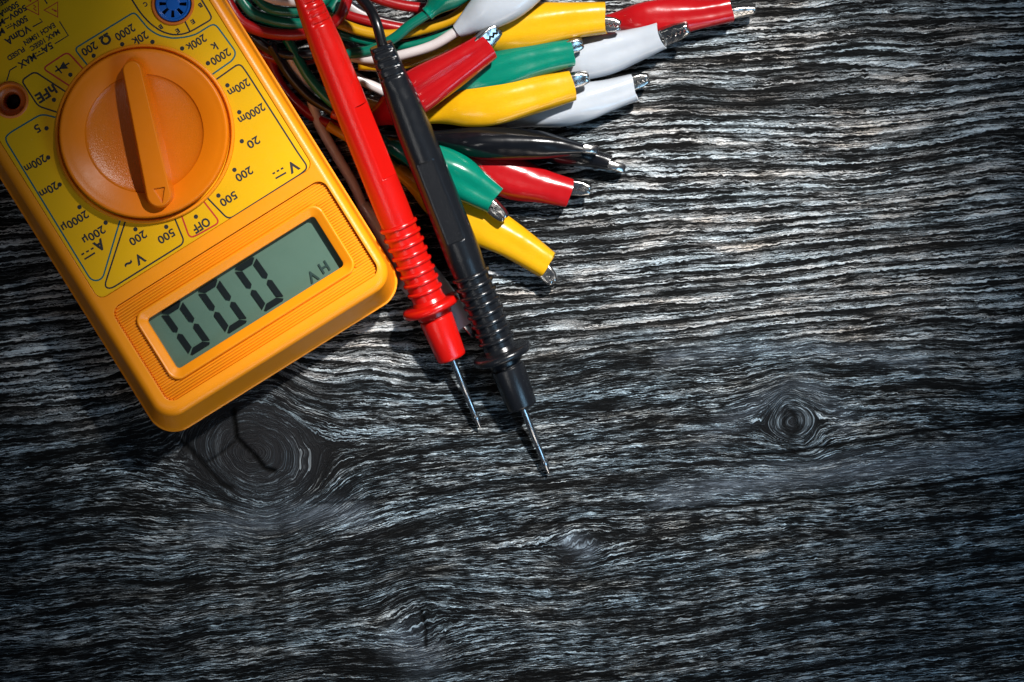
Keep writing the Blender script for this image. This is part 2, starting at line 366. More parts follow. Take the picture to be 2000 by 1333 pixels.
# ================================================================ the multimeter
C32, S32 = math.cos(math.radians(32)), math.sin(math.radians(32))
CS, CT = C32 * 1000 - S32 * 666.5, -S32 * 1000 - C32 * 666.5
T = 2.30
OS, OT = (95 - CS) / PX, (-400 - CT) / PX
def st(px, py): return C32 * px - S32 * py, -S32 * px - C32 * py
def L(s, t, z=T):
    k = (1 - z / H) / PX
    return (s - CS) * k - OS, (t - CT) * k - OT
def LP(px, py, z=T): return L(*st(px, py), z)
U = (1 - T / H) / PX
ang = math.radians(32)
meter = empty('multimeter', 'orange digital multimeter with yellow dial face and grey display reading 000', 'multimeter',
              (OS * C32 - OT * S32, OS * S32 + OT * C32, 0), rot=(0, 0, ang))
def R(s0, s1, t0, t1, r, z):
    x0, y0 = L(s0, t0, z); x1, y1 = L(s1, t1, z); return rrect(x0, x1, y0, y1, r * U, z)
TT = 105
secs = [R(-172, 366, -893, TT, 52, 0.0), R(-178, 370, -898, TT + 4, 54, 0.12), R(-184, 374, -903, TT + 8, 56, 0.95), R(-185, 375, -904, TT + 9, 56, 1.0),
        R(-182, 372, -901, TT + 7, 56, 1.02), R(-181, 371.5, -899, TT + 6, 54, 1.06)]
# upper half: drafted sides, then a rounded shoulder
S0, S1, B0, B1 = (-181, 371.5, -899, TT + 6), (-165, 366, -866, TT - 8), 0, 0
for i in range(1, 7):
    f = i / 6.0; g = f * 0.62
    secs.append(R(*[a + (b - a) * (f * .72) for a, b in zip(S0, S1)], 54 - 8 * f, 1.06 + (T - 0.24 - 1.06) * f))
e = [a + (b - a) * .72 for a, b in zip(S0, S1)]
for i in range(1, 10):
    q = math.radians(90 * i / 9); ins = 19 * (1 - math.cos(q)); 
    secs.append(R(e[0] + ins, e[1] - ins * .9, e[2] + ins * 1.1, e[3] - ins, 46 - ins * .6, T - 0.24 + 0.24 * math.sin(q)))
body = loft(secs)
def RC(s0, s1, t0, t1, r, z0, z1): return loft([R(s0, s1, t0, t1, r, T)][0:0] + [[Vector((p.x, p.y, z)) for p in R(s0, s1, t0, t1, r, T)] for z in (z0, z1)])
STK = (-147, 346.5, -601, 80)
GZ = (-139, 349, -845, -628)
WN = (-89, 296, -796, -681)
cut = [RC(*STK, 17, T - 0.05, T + .5), RC(*GZ, 20, T - 0.13, T + .5), RC(WN[0] - 4, WN[1] + 4, WN[2] - 4, WN[3] + 4, 8, T - 0.45, T + .5)]
jx, jy = LP(20, 196); kx, ky = LP(283, 262); sx_, sy_ = LP(337.5, 8); j2x, j2y = LP(-52, 84)
cut += [loft([circle(jx, jy, 33 * U, z) for z in (T - 1.3, T + .5)]), loft([circle(sx_, sy_, 36 * U, z) for z in (T - .5, T + .5)]),
        loft([circle(j2x, j2y, 33 * U, z) for z in (T - 1.3, T + .5)])]
from_mesh('case', carve(body, cut), M['case'], meter, 32)
# sticker with holes for the jack and the socket
stk = from_mesh('dial_sticker', carve(RC(STK[0] + 1, STK[1] - 1, STK[2] + 1, STK[3] - 1, 16, T - 0.049, T - 0.018),
    [loft([circle(jx, jy, 33.5 * U, z) for z in (T - .3, T + .5)]), loft([circle(sx_, sy_, 40 * U, z) for z in (T - .3, T + .5)]), loft([circle(j2x, j2y, 33.5 * U, z) for z in (T - .3, T + .5)])]), M['sticker'], meter, 30)
ZS = T - 0.018
# ridged field round the display
rd = []
x0, _ = L(GZ[0], 0); x1, _ = L(GZ[1], 0)
wx0, wy0 = L(WN[0] - 14, WN[2] - 14); wx1, wy1 = L(WN[1] + 14, WN[3] + 14); nr = 40; _, y0 = L(0, GZ[2]); _, y1 = L(0, GZ[3]); step = (y1 - y0) / nr; rr_ = 20 * U
for i in range(nr):
    yc = y0 + (i + .5) * step; d = min(yc - y0, y1 - yc); ins = rr_ - math.sqrt(max(0, rr_ ** 2 - (rr_ - min(d, rr_)) ** 2))
    a, c = x0 + ins + .012, x1 - ins - .012
    prof = [(-.46, 0), (-.36, .6), (-.16, .95), (0.0, 1.0), (.16, .95), (.36, .6), (.46, 0)]
    v_ = []; 
    spans = [(a, c)]
    if wy0 < yc < wy1: spans = [(a, wx0), (wx1, c)]
    for a, c in spans:
        v_ = []
        for xx, sh in ((a, .0), (a + .02, 1), (c - .02, 1), (c, .0)):
            v_.append([Vector((xx, yc + p * step, T - 0.135 + 0.052 * q * sh)) for p, q in prof])
        rd.append(loft(v_, True, True))
mesh('grip_ridges', *join(*rd), M['case'], meter, True, 60, kind='stuff')
# display frame: swollen ring
def ring(path):   # path: list of (outset px, z)
    base = WN; out = []
    for o_, z in path:
        out.append([Vector((p.x, p.y, z)) for p in R(base[0] - o_, base[1] + o_, base[2] - o_, base[3] + o_, 8 + max(0, o_) * .75, T)])
    return loft(out, closed=True)
mesh('display_frame', *ring([(20.5, T - .15), (20.5, T - .06), (19.8, T - .02), (18, T), (16, T - .004), (14, T - .02), (8, T - .065), (2, T - .105), (0, T - .125), (0, T - .37), (5, T - .37), (8, T - .15)]), M['case'], meter, True, 50)
lx0, ly0 = L(WN[0] - 3, WN[2] - 3); lx1, ly1 = L(WN[1] + 3, WN[3] + 3)
lcd = mesh('display', *loft([rrect(lx0, lx1, ly0, ly1, .02, T - .40), rrect(lx0, lx1, ly0, ly1, .02, T - .35)]), M['lcd'], meter, True, 30)
ZL = T - .35
def seg(pts_st, z=ZL + .03, th=.006, name='display_segment', mat='seg'):
    v_, f_ = poly_prism([L(s, t) for s, t in pts_st], z, z + th)
    me = bpy.data.meshes.new(name); me.from_pydata([tuple(p) for p in v_], [], f_); fixed(me)
    me.materials.append(M[mat]); return link(bpy.data.objects.new(name, me), lcd)
def hexa(ax, ay, bx, by, w, cs, ct, sl):
    d = Vector((bx - ax, by - ay)).normalized(); n = Vector((-d.y, d.x)) * w / 2; A, B = Vector((ax, ay)), Vector((bx, by)); k = w * .5
    return [(cs + p.x + sl * p.y, ct + p.y) for p in (A, A + d * k + n, B - d * k + n, B, B - d * k - n, A + d * k - n)]
for cs, ct in ((134.3, -738), (50.3, -736.5), (-33.5, -734.5)):
    w_, g, hx, hy, sl = 12.0, 1.3, 18.6, 46, -0.06
    o_, i_ = w_ / 2, w_ / 2
    for sy in (1, -1):
        # bar: trapezoid mitred at both ends
        q = [(-hx - o_ + 3 + g, hy + o_), (hx + o_ - 3 - g, hy + o_), (hx - i_ - g, hy - i_), (-hx + i_ + g, hy - i_)]
        q = [(-hx - o_ + 4 + g, hy + o_), (hx + o_ - 4 - g, hy + o_), (hx + o_ - g * 1.2 - 1, hy + o_ - 3), (hx - i_ - g, hy - i_), (-hx + i_ + g, hy - i_), (-hx - o_ + g * 1.2 + 1, hy + o_ - 3)]
        seg([(cs + x + sl * y * sy, ct + y * sy) for x, y in q])
        for sx in (1, -1):
            q = [(hx + o_, hy + o_ - 5 - g), (hx - i_ , hy - i_ - g * 1.2), (hx - i_, 7.5), (hx, 1.6), (hx + o_, 7.0)]
            seg([(cs + x * sx + sl * y * sy, ct + y * sy) for x, y in q])

# ---- flat print
def text_mesh(s, bold=0.0):
    c = bpy.data.curves.new('t', 'FONT'); c.body = s; c.offset = bold; c.resolution_u = 3
    o = bpy.data.objects.new('t', c); COL.objects.link(o)
    me = bpy.data.meshes.new_from_object(o.evaluated_get(bpy.context.evaluated_depsgraph_get()))
    bpy.data.objects.remove(o); return me
_tc = {}
def put_text(s, cx, cy, length, height, name='printed_range', mat='ink_black', parent=None, z=None, bold=0.024, rot=0.0):
    key = (s, bold)
    if key not in _tc:
        me = text_mesh(s, bold); a = np.array([v.co[:] for v in me.vertices]); _tc[key] = (me, a.min(0), a.max(0))
    me, lo_, hi_ = _tc[key]; me = me.copy()
    z = ZS + .0025 if z is None else z; X0, Y0 = LP(cx, cy)
    kx_ = length * U / (hi_[0] - lo_[0]); ky_ = height * U / (hi_[1] - lo_[1]); c, s_ = math.cos(rot), math.sin(rot)
    for v in me.vertices:
        x = -(v.co.x - (lo_[0] + hi_[0]) / 2) * kx_; y = -(v.co.y - (lo_[1] + hi_[1]) / 2) * ky_
        v.co = (X0 + x * c - y * s_, Y0 + x * s_ + y * c, z)
    me.name = name; me.materials.clear(); me.materials.append(M[mat])
    return link(bpy.data.objects.new(name, me), parent or stk)
LH = 16.5
for s, x, y, ln in (('200', 174.5, 95.7, 33), ('2000', 244, 63.5, 42), ('20k', 273.5, 75.4, 33), ('200k', 383, 84, 43), ('k', 418.5, 92, 11.5), ('2000', 430.5, 111.4, 42),
    ('200m', 466.6, 171.5, 46), ('2000m', 491.5, 222.5, 57), ('20', 494.7, 278.5, 26), ('200', 476.7, 340.5, 36), ('500', 446.3, 389, 36),
    ('500', 324.8, 462, 36), ('200', 269.2, 465.4, 36), ('200µ', 182.4, 458, 48), ('2000µ', 145.3, 431, 58), ('20m', 95.4, 371.4, 39), ('200m', 69.3, 320, 46), ('5', 73, 251.5, 11)):
    hh = LH
    if 'µ' in s: hh = LH * 1.22
    put_text(s, x, y, ln, hh if s != 'k' or True else 14)
put_text('Ω', 206, 77.7, 21, 21, bold=.045); put_text('OFF', 393.4, 440.7, 36, 18.5, bold=.034); put_text('hFE', 90, 183.5, 43, 20, bold=.034)
put_text('A', 194.4, 479.8, 21, 22, bold=.045); put_text('V', 273, 506, 20, 21, bold=.034); put_text('~', 250.5, 515, 17, 8, bold=.045)
put_text('V', 572.4, 326, 22, 22, bold=.034)
for s, x, y, ln, hh in (('MAX 10SEC', 87.5, 78.8, 66, 10.5), ('FUSED', 31, 105.5, 38, 10.5), ('EACH 15MIN', 77, 67, 70, 10.5),
    ('VΩmA', 35, 69.5, 56, 16), ('5A', 92, 94, 24, 14), ('MAX', 53, 119.5, 38, 14), ('500V', 38.5, 44, 34, 12.5), ('M', 2, 63, 13, 12.5), ('500V~M', 24, 31, 64, 12),
    ('500mA', 17, 19, 44, 12), ('FUSED', 8, 2, 46, 11)):
    put_text(s, x, y, ln, hh, 'printed_warning', bold=.034)
for s, x, y in (('C', 284, 8.6), ('B', 313.6, 53), ('E', 346.7, 60.8), ('E', 376.5, 42.8), ('B', 391, 10.8)): put_text(s, x, y, 7.5, 9.5, 'printed_letter', bold=.045)
put_text('V', 609.5, 539.5, 20, 23, 'display_letter', 'seg_faint', lcd, ZL + .032, .02); put_text('H', 632, 521.5, 17, 22, 'display_letter', 'seg_faint', lcd, ZL + .032, .02)

def stroke(pts_px, wpx, mat, name='printed_line', closed=False, rnd=0.0, parent=None):
    """flat ribbon along a polyline given in photograph pixels; corners rounded by rnd pixels"""
    pts = [Vector(p) for p in pts_px]; q = []
    n = len(pts)
    for i, p in enumerate(pts):
        if rnd and (closed or 0 < i < n - 1):
            a, b = pts[(i - 1) % n], pts[(i + 1) % n]; r1 = min(rnd, (a - p).length * .5); r2 = min(rnd, (b - p).length * .5)
            A = p + (a - p).normalized() * r1; B = p + (b - p).normalized() * r2
            for k in range(7):
                t = k / 6; q.append(A * (1 - t) ** 2 + p * 2 * t * (1 - t) + B * t * t)
        else: q.append(p)
    m = len(q); v = []; 
    for i, p in enumerate(q):
        a = q[(i - 1) % m] if closed or i > 0 else p; b = q[(i + 1) % m] if closed or i < m - 1 else p
        d = (b - a).normalized(); nn = Vector((-d.y, d.x)) * wpx / 2
        for s in (1, -1):
            x, y = LP(p.x + nn.x * s, p.y + nn.y * s); v.append((x, y, ZS + .0015))
    f = [(2 * i, 2 * i + 1, 2 * ((i + 1) % m) + 1, 2 * ((i + 1) % m)) for i in range(m if closed else m - 1)]
    return mesh(name, v, f, M[mat], parent or stk, False)
z1 = lambda L_: [(x / 4.4425, y / 4.4425) for x, y in L_]
z2 = lambda L_: [(x / 4.4425 + 300, y / 4.4425) for x, y in L_]
z3 = lambda L_: [(x / 3.8075, y / 3.8075 + 250) for x, y in L_]
z4 = lambda L_: [(x / 4.4425 + 300, y / 4.4425 + 300) for x, y in L_]
W_ = 3.2
stroke(z1([(772, 585), (645, 425), (1165, 105), (1290, 255), (1380, 310), (1500, 335), (1620, 322), (1700, 300)]) + z2([(505, 213), (545, 222), (715, 455), (690, 520), (505, 650)]), W_, 'ink_teal', rnd=9)
stroke(z1([(1100, -70), (1215, 110), (1300, 205), (1400, 275), (1500, 306), (1600, 296)]) + z2([(330, 270), (510, 165), (480, 105), (385, -50)]), W_, 'ink_black', rnd=10)
stroke(z2([(270, 185), (315, 275)]), W_, 'ink_black')
stroke(z2([(545, 690), (745, 548), (800, 620)]) + z2([(1255, 1333)]) + z4([(1340, 120), (1290, 170), (650, 575), (455, 375)]), W_, 'ink_black', rnd=12)
stroke(z4([(235, 520), (312, 735), (380, 708), (575, 598), (425, 405)]), W_, 'ink_red', rnd=11)
stroke(z4([(175, 545), (270, 775)]) + z3([(820, 1200), (775, 1180), (935, 685)]), W_, 'ink_black', rnd=12)
stroke(z3([(895, 680), (760, 1130), (680, 1140), (35, 85), (60, 45)]) + z1([(360, 990), (480, 1020)]), W_, 'ink_teal', rnd=12)
stroke(z1([(575, 802), (300, 622), (185, 700), (330, 922), (492, 975)]), W_, 'ink_black', rnd=9)
stroke(z1([(605, 748), (370, 595), (585, 452), (730, 610)]), W_, 'ink_red', rnd=10)
# brackets of the warning text, dashes of the DC signs
for q in ([(515, 187), (592, 310), (475, 382)], [(343, 163), (368, 188), (283, 235)], [(145, 575), (85, 612), (58, 702)], [(380, -10), (410, 35)]): stroke(z1(q), 2.4, 'ink_black')
def dashes(f, a, b, w_=2.6, n=3, solid=None):
    A, B = Vector(f([a])[0]), Vector(f([b])[0])
    for k in range(n):
        p = A + (B - A) * ((k + .0) / (n - .4)); q = A + (B - A) * ((k + .6) / (n - .4)); stroke([p, q], w_, 'ink_black')
    if solid: stroke(f(solid), w_, 'ink_black')
dashes(z3, (605, 945), (695, 893), 3.4, 3, [(628, 978), (706, 930)])
dashes(z4, (1032, 178), (1125, 125), 3.4, 3, [(1058, 218), (1150, 166)])
dashes(z1, (300, 468), (378, 432), 2.4, 3, [(318, 490), (385, 455)])
dashes(z1, (45, 235), (98, 208), 2.2, 3, [(58, 250), (110, 222)])
for tri, in (([(215, 70), (330, 2), (335, 130)],), ([(382, 90), (500, 20), (500, 150)],), ([(215, -20), (262, 14), (300, -80)],)):
    stroke(z1(tri), 3.2, 'ink_red', 'warning_triangle', True)
put_text('!', 106, 20.5, 3.6, 11, 'warning_mark', 'ink_red', bold=.03, rot=math.radians(30))
stroke(z1([(290, 45), (312, 62), (290, 75), (315, 95)]), 2.2, 'ink_red', 'warning_mark')
# diode symbol
dv = z1([(478, 575), (535, 640)]); stroke(z1([(482, 572), (535, 637)]), 3, 'ink_black')
stroke(z1([(478, 622), (600, 548)]), W_, 'ink_black')
for tr in ([(510, 602), (548, 535), (592, 597)],):
    v_ = [(*LP(*p), ZS + .003) for p in z1(tr)]; mesh('diode_symbol', v_, [(0, 1, 2)], M['ink_black'], stk, False)
dots = z1([(812, 485), (1060, 385), (1323, 365), (1580, 422), (610, 650), (467, 868), (403, 1115)]) + z2([(471, 550), (640, 742), (743, 975), (765, 1227)]) + \
    z4([(701, 143), (562, 366), (367, 549), (109, 637)]) + z3([(1007, 755), (785, 706), (591, 590), (443, 423), (358, 221)])
dm = None
for p in dots:
    x, y = LP(*p)
    if dm is None:
        dm = bpy.data.meshes.new('printed_dot'); dm.from_pydata([(v.x, v.y, 0) for v in circle(0, 0, 4.3 * U, 0, 20)], [], [tuple(range(20))]); dm.materials.append(M['ink_black'])
    o = bpy.data.objects.new('printed_dot', dm); link(o, stk); o.location = (x, y, ZS + .004)

# ---- rotary knob
def lathe(cx, cy, prof, n=96, cap0=False, cap1=False, closed=False): return loft([circle(cx, cy, r * U, z, n) for r, z in prof], cap0, cap1, closed)
mesh('dial_ring', *lathe(kx, ky, [(176, ZS - .01), (175.5, ZS + .09), (174, ZS + .12), (170, ZS + .12), (168.5, ZS + .09), (168, ZS - .01)], closed=True), M['case'], meter, True, 40)
kp = [(165, ZS + .0), (164.5, ZS + .36), (163, ZS + .40), (160.5, ZS + .41), (157, ZS + .39)]
kp += [(157 - (157 - 116) * f, ZS + .39 - .17 * (f ** 1.3)) for f in (0.2, .4, .6, .8, 1.0)]
kz = ZS + .22
kn = mesh('knob', *lathe(kx, ky, kp, cap0=True), M['knob'], meter, True, 50)
mesh('knob_dish', *lathe(kx, ky, [(116.5 * math.cos(a) , kz - .20 * math.sin(a)) for a in [math.radians(d) for d in (0, 8, 17, 27, 38, 50, 62, 74, 84, 89)]], cap1=True), M['knob_rough'], kn, True, 60)
# handle (tapered bar)
hA, hB = Vector(LP(257, 124, T + .3)), Vector(LP(317, 402, T + .3)); hd = (hB - hA).normalized(); hn = Vector((-hd.y, hd.x)); hl = (hB - hA).length
def bar(w0, w1, ext, z, n=12):
    out = []
    for c, wd, a0 in ((hB + hd * (ext - w1), w1, -90), (hA - hd * (ext - w0), w0, 90)):
        for i in range(n + 1):
            a = math.radians(a0 + 180 * i / n); p = c + hd * (math.cos(a) * wd) + hn * (math.sin(a) * wd); out.append(Vector((p.x, p.y, z)))
    return out
w = U
hz = T + .66
hb = loft([bar(25 * w, 31 * w, 6 * w, T + .01), bar(22 * w, 28 * w, 5 * w, T + .3), bar(18.5 * w, 24 * w, 3 * w, hz - .05), bar(17.5 * w, 23 * w, 2 * w, hz - .015), bar(16 * w, 21.5 * w, 0, hz)])
tri = [LP(x, y, T + .4) for x, y in z3([(1148, 457), (1232, 443), (1215, 563)])]
from_mesh('knob_handle', carve(hb, [poly_prism(tri, hz - .05, hz + .3)]), M['knob'], kn, 30)

# ---- jack, plug and transistor socket
def jack(x, y):
    j = mesh('jack', *lathe(x, y, [(32.5, T - 1.2), (35.5, ZS + .001), (36, ZS + .03), (34.5, ZS + .045), (31, ZS + .045), (28.5, ZS + .0), (27, T - .28), (21, T - .34), (17.5, T - .34), (16, T - .40), (15.5, T - 1.2)], 64, True, True), M['jack'], meter, True, 40)
    mesh('jack_hole', *lathe(x, y, [(15, T - 1.1), (15, T - .9)], 32, True, True), M['hole'], j)
jack(jx, jy); jack(j2x, j2y)
so = mesh('transistor_socket', *lathe(sx_, sy_, [(36, T - .45), (41.5, ZS - .005), (42, ZS + .03), (40.5, ZS + .05), (37, ZS + .05), (35.5, ZS + .0), (35, T - .44)], 64, True, True), M['jack'], meter, True, 40)
sl = []
for k in range(8):
    a = math.radians(45 * k + 12); d = Vector((math.cos(a), math.sin(a))); n_ = Vector((-d.y, d.x)); c = Vector((sx_, sy_))
    sl.append(poly_prism([c + d * (13 * w) + n_ * (2.6 * w), c + d * (13 * w) - n_ * (2.6 * w), c + d * (26.5 * w) - n_ * (3.6 * w), c + d * (26.5 * w) + n_ * (3.6 * w)], ZS - .12, ZS + .3))
disc = lathe(sx_, sy_, [(34.5, T - .3), (34.5, ZS + .02), (33, ZS + .045), (30.5, ZS + .045), (29, ZS + .02), (14, ZS + .015), (12.5, ZS + .03)], 64, True, True)
from_mesh('socket_disc', carve(disc, [join(*sl)]), M['blue'], so, 35)
mesh('socket_recess', *lathe(sx_, sy_, [(28, ZS - .14), (28, ZS - .10)], 40, True, True), M['hole'], so)
def wl(x, y): return Vector(((x + OS) * C32 - (y + OT) * S32, (x + OS) * S32 + (y + OT) * C32))
pj = wl(j2x, j2y)
plug = empty('banana_plug', 'tall red banana plug standing in the left edge jack of the multimeter', 'plug', (pj.x, pj.y, T - .25))
mesh('plug_body', *loft([circle(0, 0, r, z, 6 if False else 40) for r, z in ((.19, 0), (.19, .3), (.40, .3), (.44, .36), (.45, 1.3), (.42, 1.42), (.42, 1.52), (.46, 1.58), (.45, 2.6), (.40, 2.75), (.26, 2.8), (.22, 3.3), (.16, 3.6))]), M['red_probe'], plug, True, 35)

# ================================================================ test probes
def probe(name, label, A, B, z0, z1, mat, spec):
    a = P(*A, z0); b = P(*B, z1); root = empty(name, label, 'test probe', a, 'pair of test probes')
    X = (b - a).normalized(); Y = Vector((0, 0, 1)).cross(X).normalized(); Z = X.cross(Y)
    root.matrix_world = Matrix.Translation(a) @ Matrix((X, Y, Z)).transposed().to_4x4()
    k = (b - a).length / math.hypot(B[0] - A[0], B[1] - A[1])      # px -> cm along the probe
    off = spec['off']
    prof = spec['prof']; xs = [p[0] for p in prof]; rs = [p[1] for p in prof]
    a0, a1 = prof[0][0], prof[-1][0]; n = 80; rings = []
    steps = sorted(set([round(x, 2) for x in np.arange(a0, a1, 2.2)] + [a1] + [q + e for q in spec['panel'][:2] for e in (-.6, .6)]))
    for s in steps:
        r = float(np.interp(s, xs, rs)); sq = float(np.interp(s, [off, off + 80], [4.2, 2.0])); ringp = []
        notch = 0
        for m_ in spec['notches']:
            notch = max(notch, 1 - min(1, abs(s - m_) / 3.6) ** 3)
        for j in range(n):
            ph = 2 * math.pi * j / n; c, s_ = math.cos(ph), math.sin(ph)
            q = (abs(c) ** sq + abs(s_) ** sq) ** (-1 / sq); rr = r * q
            da = abs((ph - spec['roll'] + math.pi) % (2 * math.pi) - math.pi)
            if notch and da < 0.95: rr -= 3.4 * notch * min(1, (0.95 - da) / .12)
            p0, p1, pw = spec['panel']
            da2 = abs((ph - spec['proll'] + math.pi) % (2 * math.pi) - math.pi)
            if p0 < s < p1 and da2 < pw:
                # flattened label field
                rr = min(rr, r * math.cos(pw) / max(math.cos(da2), .2)) - .5
            ringp.append(Vector((s * k, c * rr * k, s_ * rr * k)))
        rings.append(ringp)
    bd = mesh('handle', *loft(rings), M[mat], root, True, 38)
    if spec.get('plate'):
        p0, p1, pw = spec['panel']; r = 33.5; fl = r * math.cos(pw) - .3; wy = r * math.sin(pw) - 1
        d = Vector((0, math.cos(spec['proll']), math.sin(spec['proll']))); t_ = Vector((0, -d.z, d.y))
        q = [Vector((x * k, 0, 0)) + d * (fl + .35) * k + t_ * y * k for x, y in ((p0 + 1.5, -wy), (p1 - 1.5, -wy), (p1 - 1.5, wy), (p0 + 1.5, wy))]
        mesh('label_field', q + [v - d * .06 for v in q], [(0, 1, 2, 3), (7, 6, 5, 4), (0, 4, 5, 1), (1, 5, 6, 2), (2, 6, 7, 3), (3, 7, 4, 0)], M['black_panel'], root, False)
    # rings, each a part
    def turned(prof_, n=64): return loft([[Vector((x * k, math.cos(2 * math.pi * j / n) * r * k, math.sin(2 * math.pi * j / n) * r * k)) for j in range(n)] for x, r in prof_])
    me = None
    for i in range(8):
        s = spec['rib0'] + spec['ribd'] * i; R_ = 38.0 - .35 * i
        o = mesh('grip_ring', *turned([(-4.3, 30), (-4.1, R_ - 2.0), (-2.8, R_ - .3), (0, R_ + .4), (2.8, R_ - .3), (4.1, R_ - 2.0), (4.3, 30)]), M[mat], root, True, 50)
        o.location = (s * k, 0, 0)
    f = spec['fl']
    mesh('guard_flange', *turned([(f - 17, 31), (f - 9, 34), (f - 8.5, 50), (f - 7, 55), (f - 3, 58), (f + 3, 58), (f + 7, 55), (f + 8.5, 50), (f + 9, 36), (f + 11, 35), (f + 19, 34.5), (f + 19.5, 31)]), M[mat], root, True, 40)
    n0, n1 = spec['nose']
    mesh('nose', *turned([(n0 - 8, 28), (n0, 29.5), (n0 + 1.5, 33), (n0 + 4, 33.6), (n1 - 6, 29.5), (n1 - 2, 28.5), (n1, 26), (n1, 7)]), M[mat], root, True, 40)
    t = spec['tip']
    pin = mesh('probe_pin', *turned([(n1 - 10, 7), (t - 83, 7), (t - 82, 6.2), (t - 33, 6.0), (t - 32, 4.4), (t - 29, 4.4), (t - 28, 7.0), (t - 24, 7.6), (t - 20, 6.6), (t - 2, 1.6), (t, .5)], 32), M['pin'], root, True, 40)
    return root, k
BASE = [(0, 25), (20, 27), (60, 29.5), (100, 32), (200, 33.5), (440, 34), (470, 33), (640, 31)]
prR, kR = probe('test_probe', 'red test probe with ribbed grip and steel pin, lying beside the multimeter', (601, 0), (938.5, 838), 2.35, 0.12, 'red_probe',
    dict(off=-60, prof=[(-90, 20), (-40, 22)] + BASE, notches=[6, 20, 34, 48], roll=math.radians(90 - 32), panel=(222, 372, .55), proll=math.radians(90 - 42), rib0=470, ribd=19.6, fl=641, nose=(664, 752), tip=903))
prB, kB = probe('test_probe', 'black test probe with ribbed grip, its steel pin tip touching the bare wood', (743.5, 88), (1073, 928), 2.45, 0.10, 'black_probe',
    dict(off=8, prof=[(0, 21), (2, 23), (60, 26.5), (110, 31), (180, 34), (440, 35), (480, 33), (640, 31)], notches=[10, 27, 44, 61], roll=math.radians(90 + 8), panel=(236, 402, .50), proll=math.radians(90 + 6), plate=True, rib0=477, ribd=19.4, fl=645, nose=(670, 757), tip=901))
def cable_obj(pts, r, mat, parent):
    """pts in photograph pixels + height; returns a mesh in the parent's space"""
    q = catmull([tuple(P(x, y, z)) for x, y, z in pts], 9)
    v, f = tube(q, r); inv = parent.matrix_world.inverted() if parent else Matrix()
    return mesh('cable', [inv @ p for p in v], f, M[mat], parent, True)
bpy.context.view_layer.update()
cable_obj([(752, 110, 2.42), (744, 78, 2.5), (735, 45, 2.5), (722, 18, 2.3), (702, -6, 2.1), (670, -40, 2.0)], .125, 'cable_black', prB)
cable_obj([(585, -40, 2.4), (570, -75, 2.3), (560, -110, 2.2)], .13, 'cable_red', prR)

# ================================================================ crocodile clip leads
def jaw_mesh(L_, w_, side, tip_r=.45):
    """one jaw: two toothed side walls and the web along the outer edge; x forwards, y in the plane of the walls"""
    back = -.45; n = max(4, int(L_ / .085)); out = []; 
    wb = w_ * .46; wt = w_ * .30
    outer = [(back, wb), (0, wb), (L_ * .55, wb * .8 + wt * .2), (L_ * .92, wt * 1.05), (L_, wt * .7)]
    inner = []; st_ = .115; x = L_ - .02; k = 0
    while x > -.3:
        zz = (.040 if k % 2 else -.030) * (1 if k else 0); inner.append((x, zz * side + .015)); x -= st_ * .5; k += 1
    inner.append((back, .06))
    poly = [(x, y * side) for x, y in outer + inner]
    if side < 0: poly = poly[::-1]
    th = .028; hw = .115 if side > 0 else .10
    def lay(o_, z):
        q = [(x - (o_ if k >= 3 else 0), max(.02, y - o_)) for k, (x, y) in enumerate(outer)] + [(x - (o_ if k == 0 else 0), y) for k, (x, y) in enumerate(inner)]
        return [Vector((x, y * side, z)) for x, y in q]
    parts = [loft([lay(o_, z) for o_, z in ((.05, -hw), (.018, -hw + .014), (0, -hw + .045), (0, hw - .045), (.018, hw - .014), (.05, hw))])]
    me = bpy.data.meshes.new('jaw'); v, f = join(*parts); me.from_pydata([tuple(p) for p in v], [], f); fixed(me); return me
def bevel_mat():
    m = M['steel']; return m
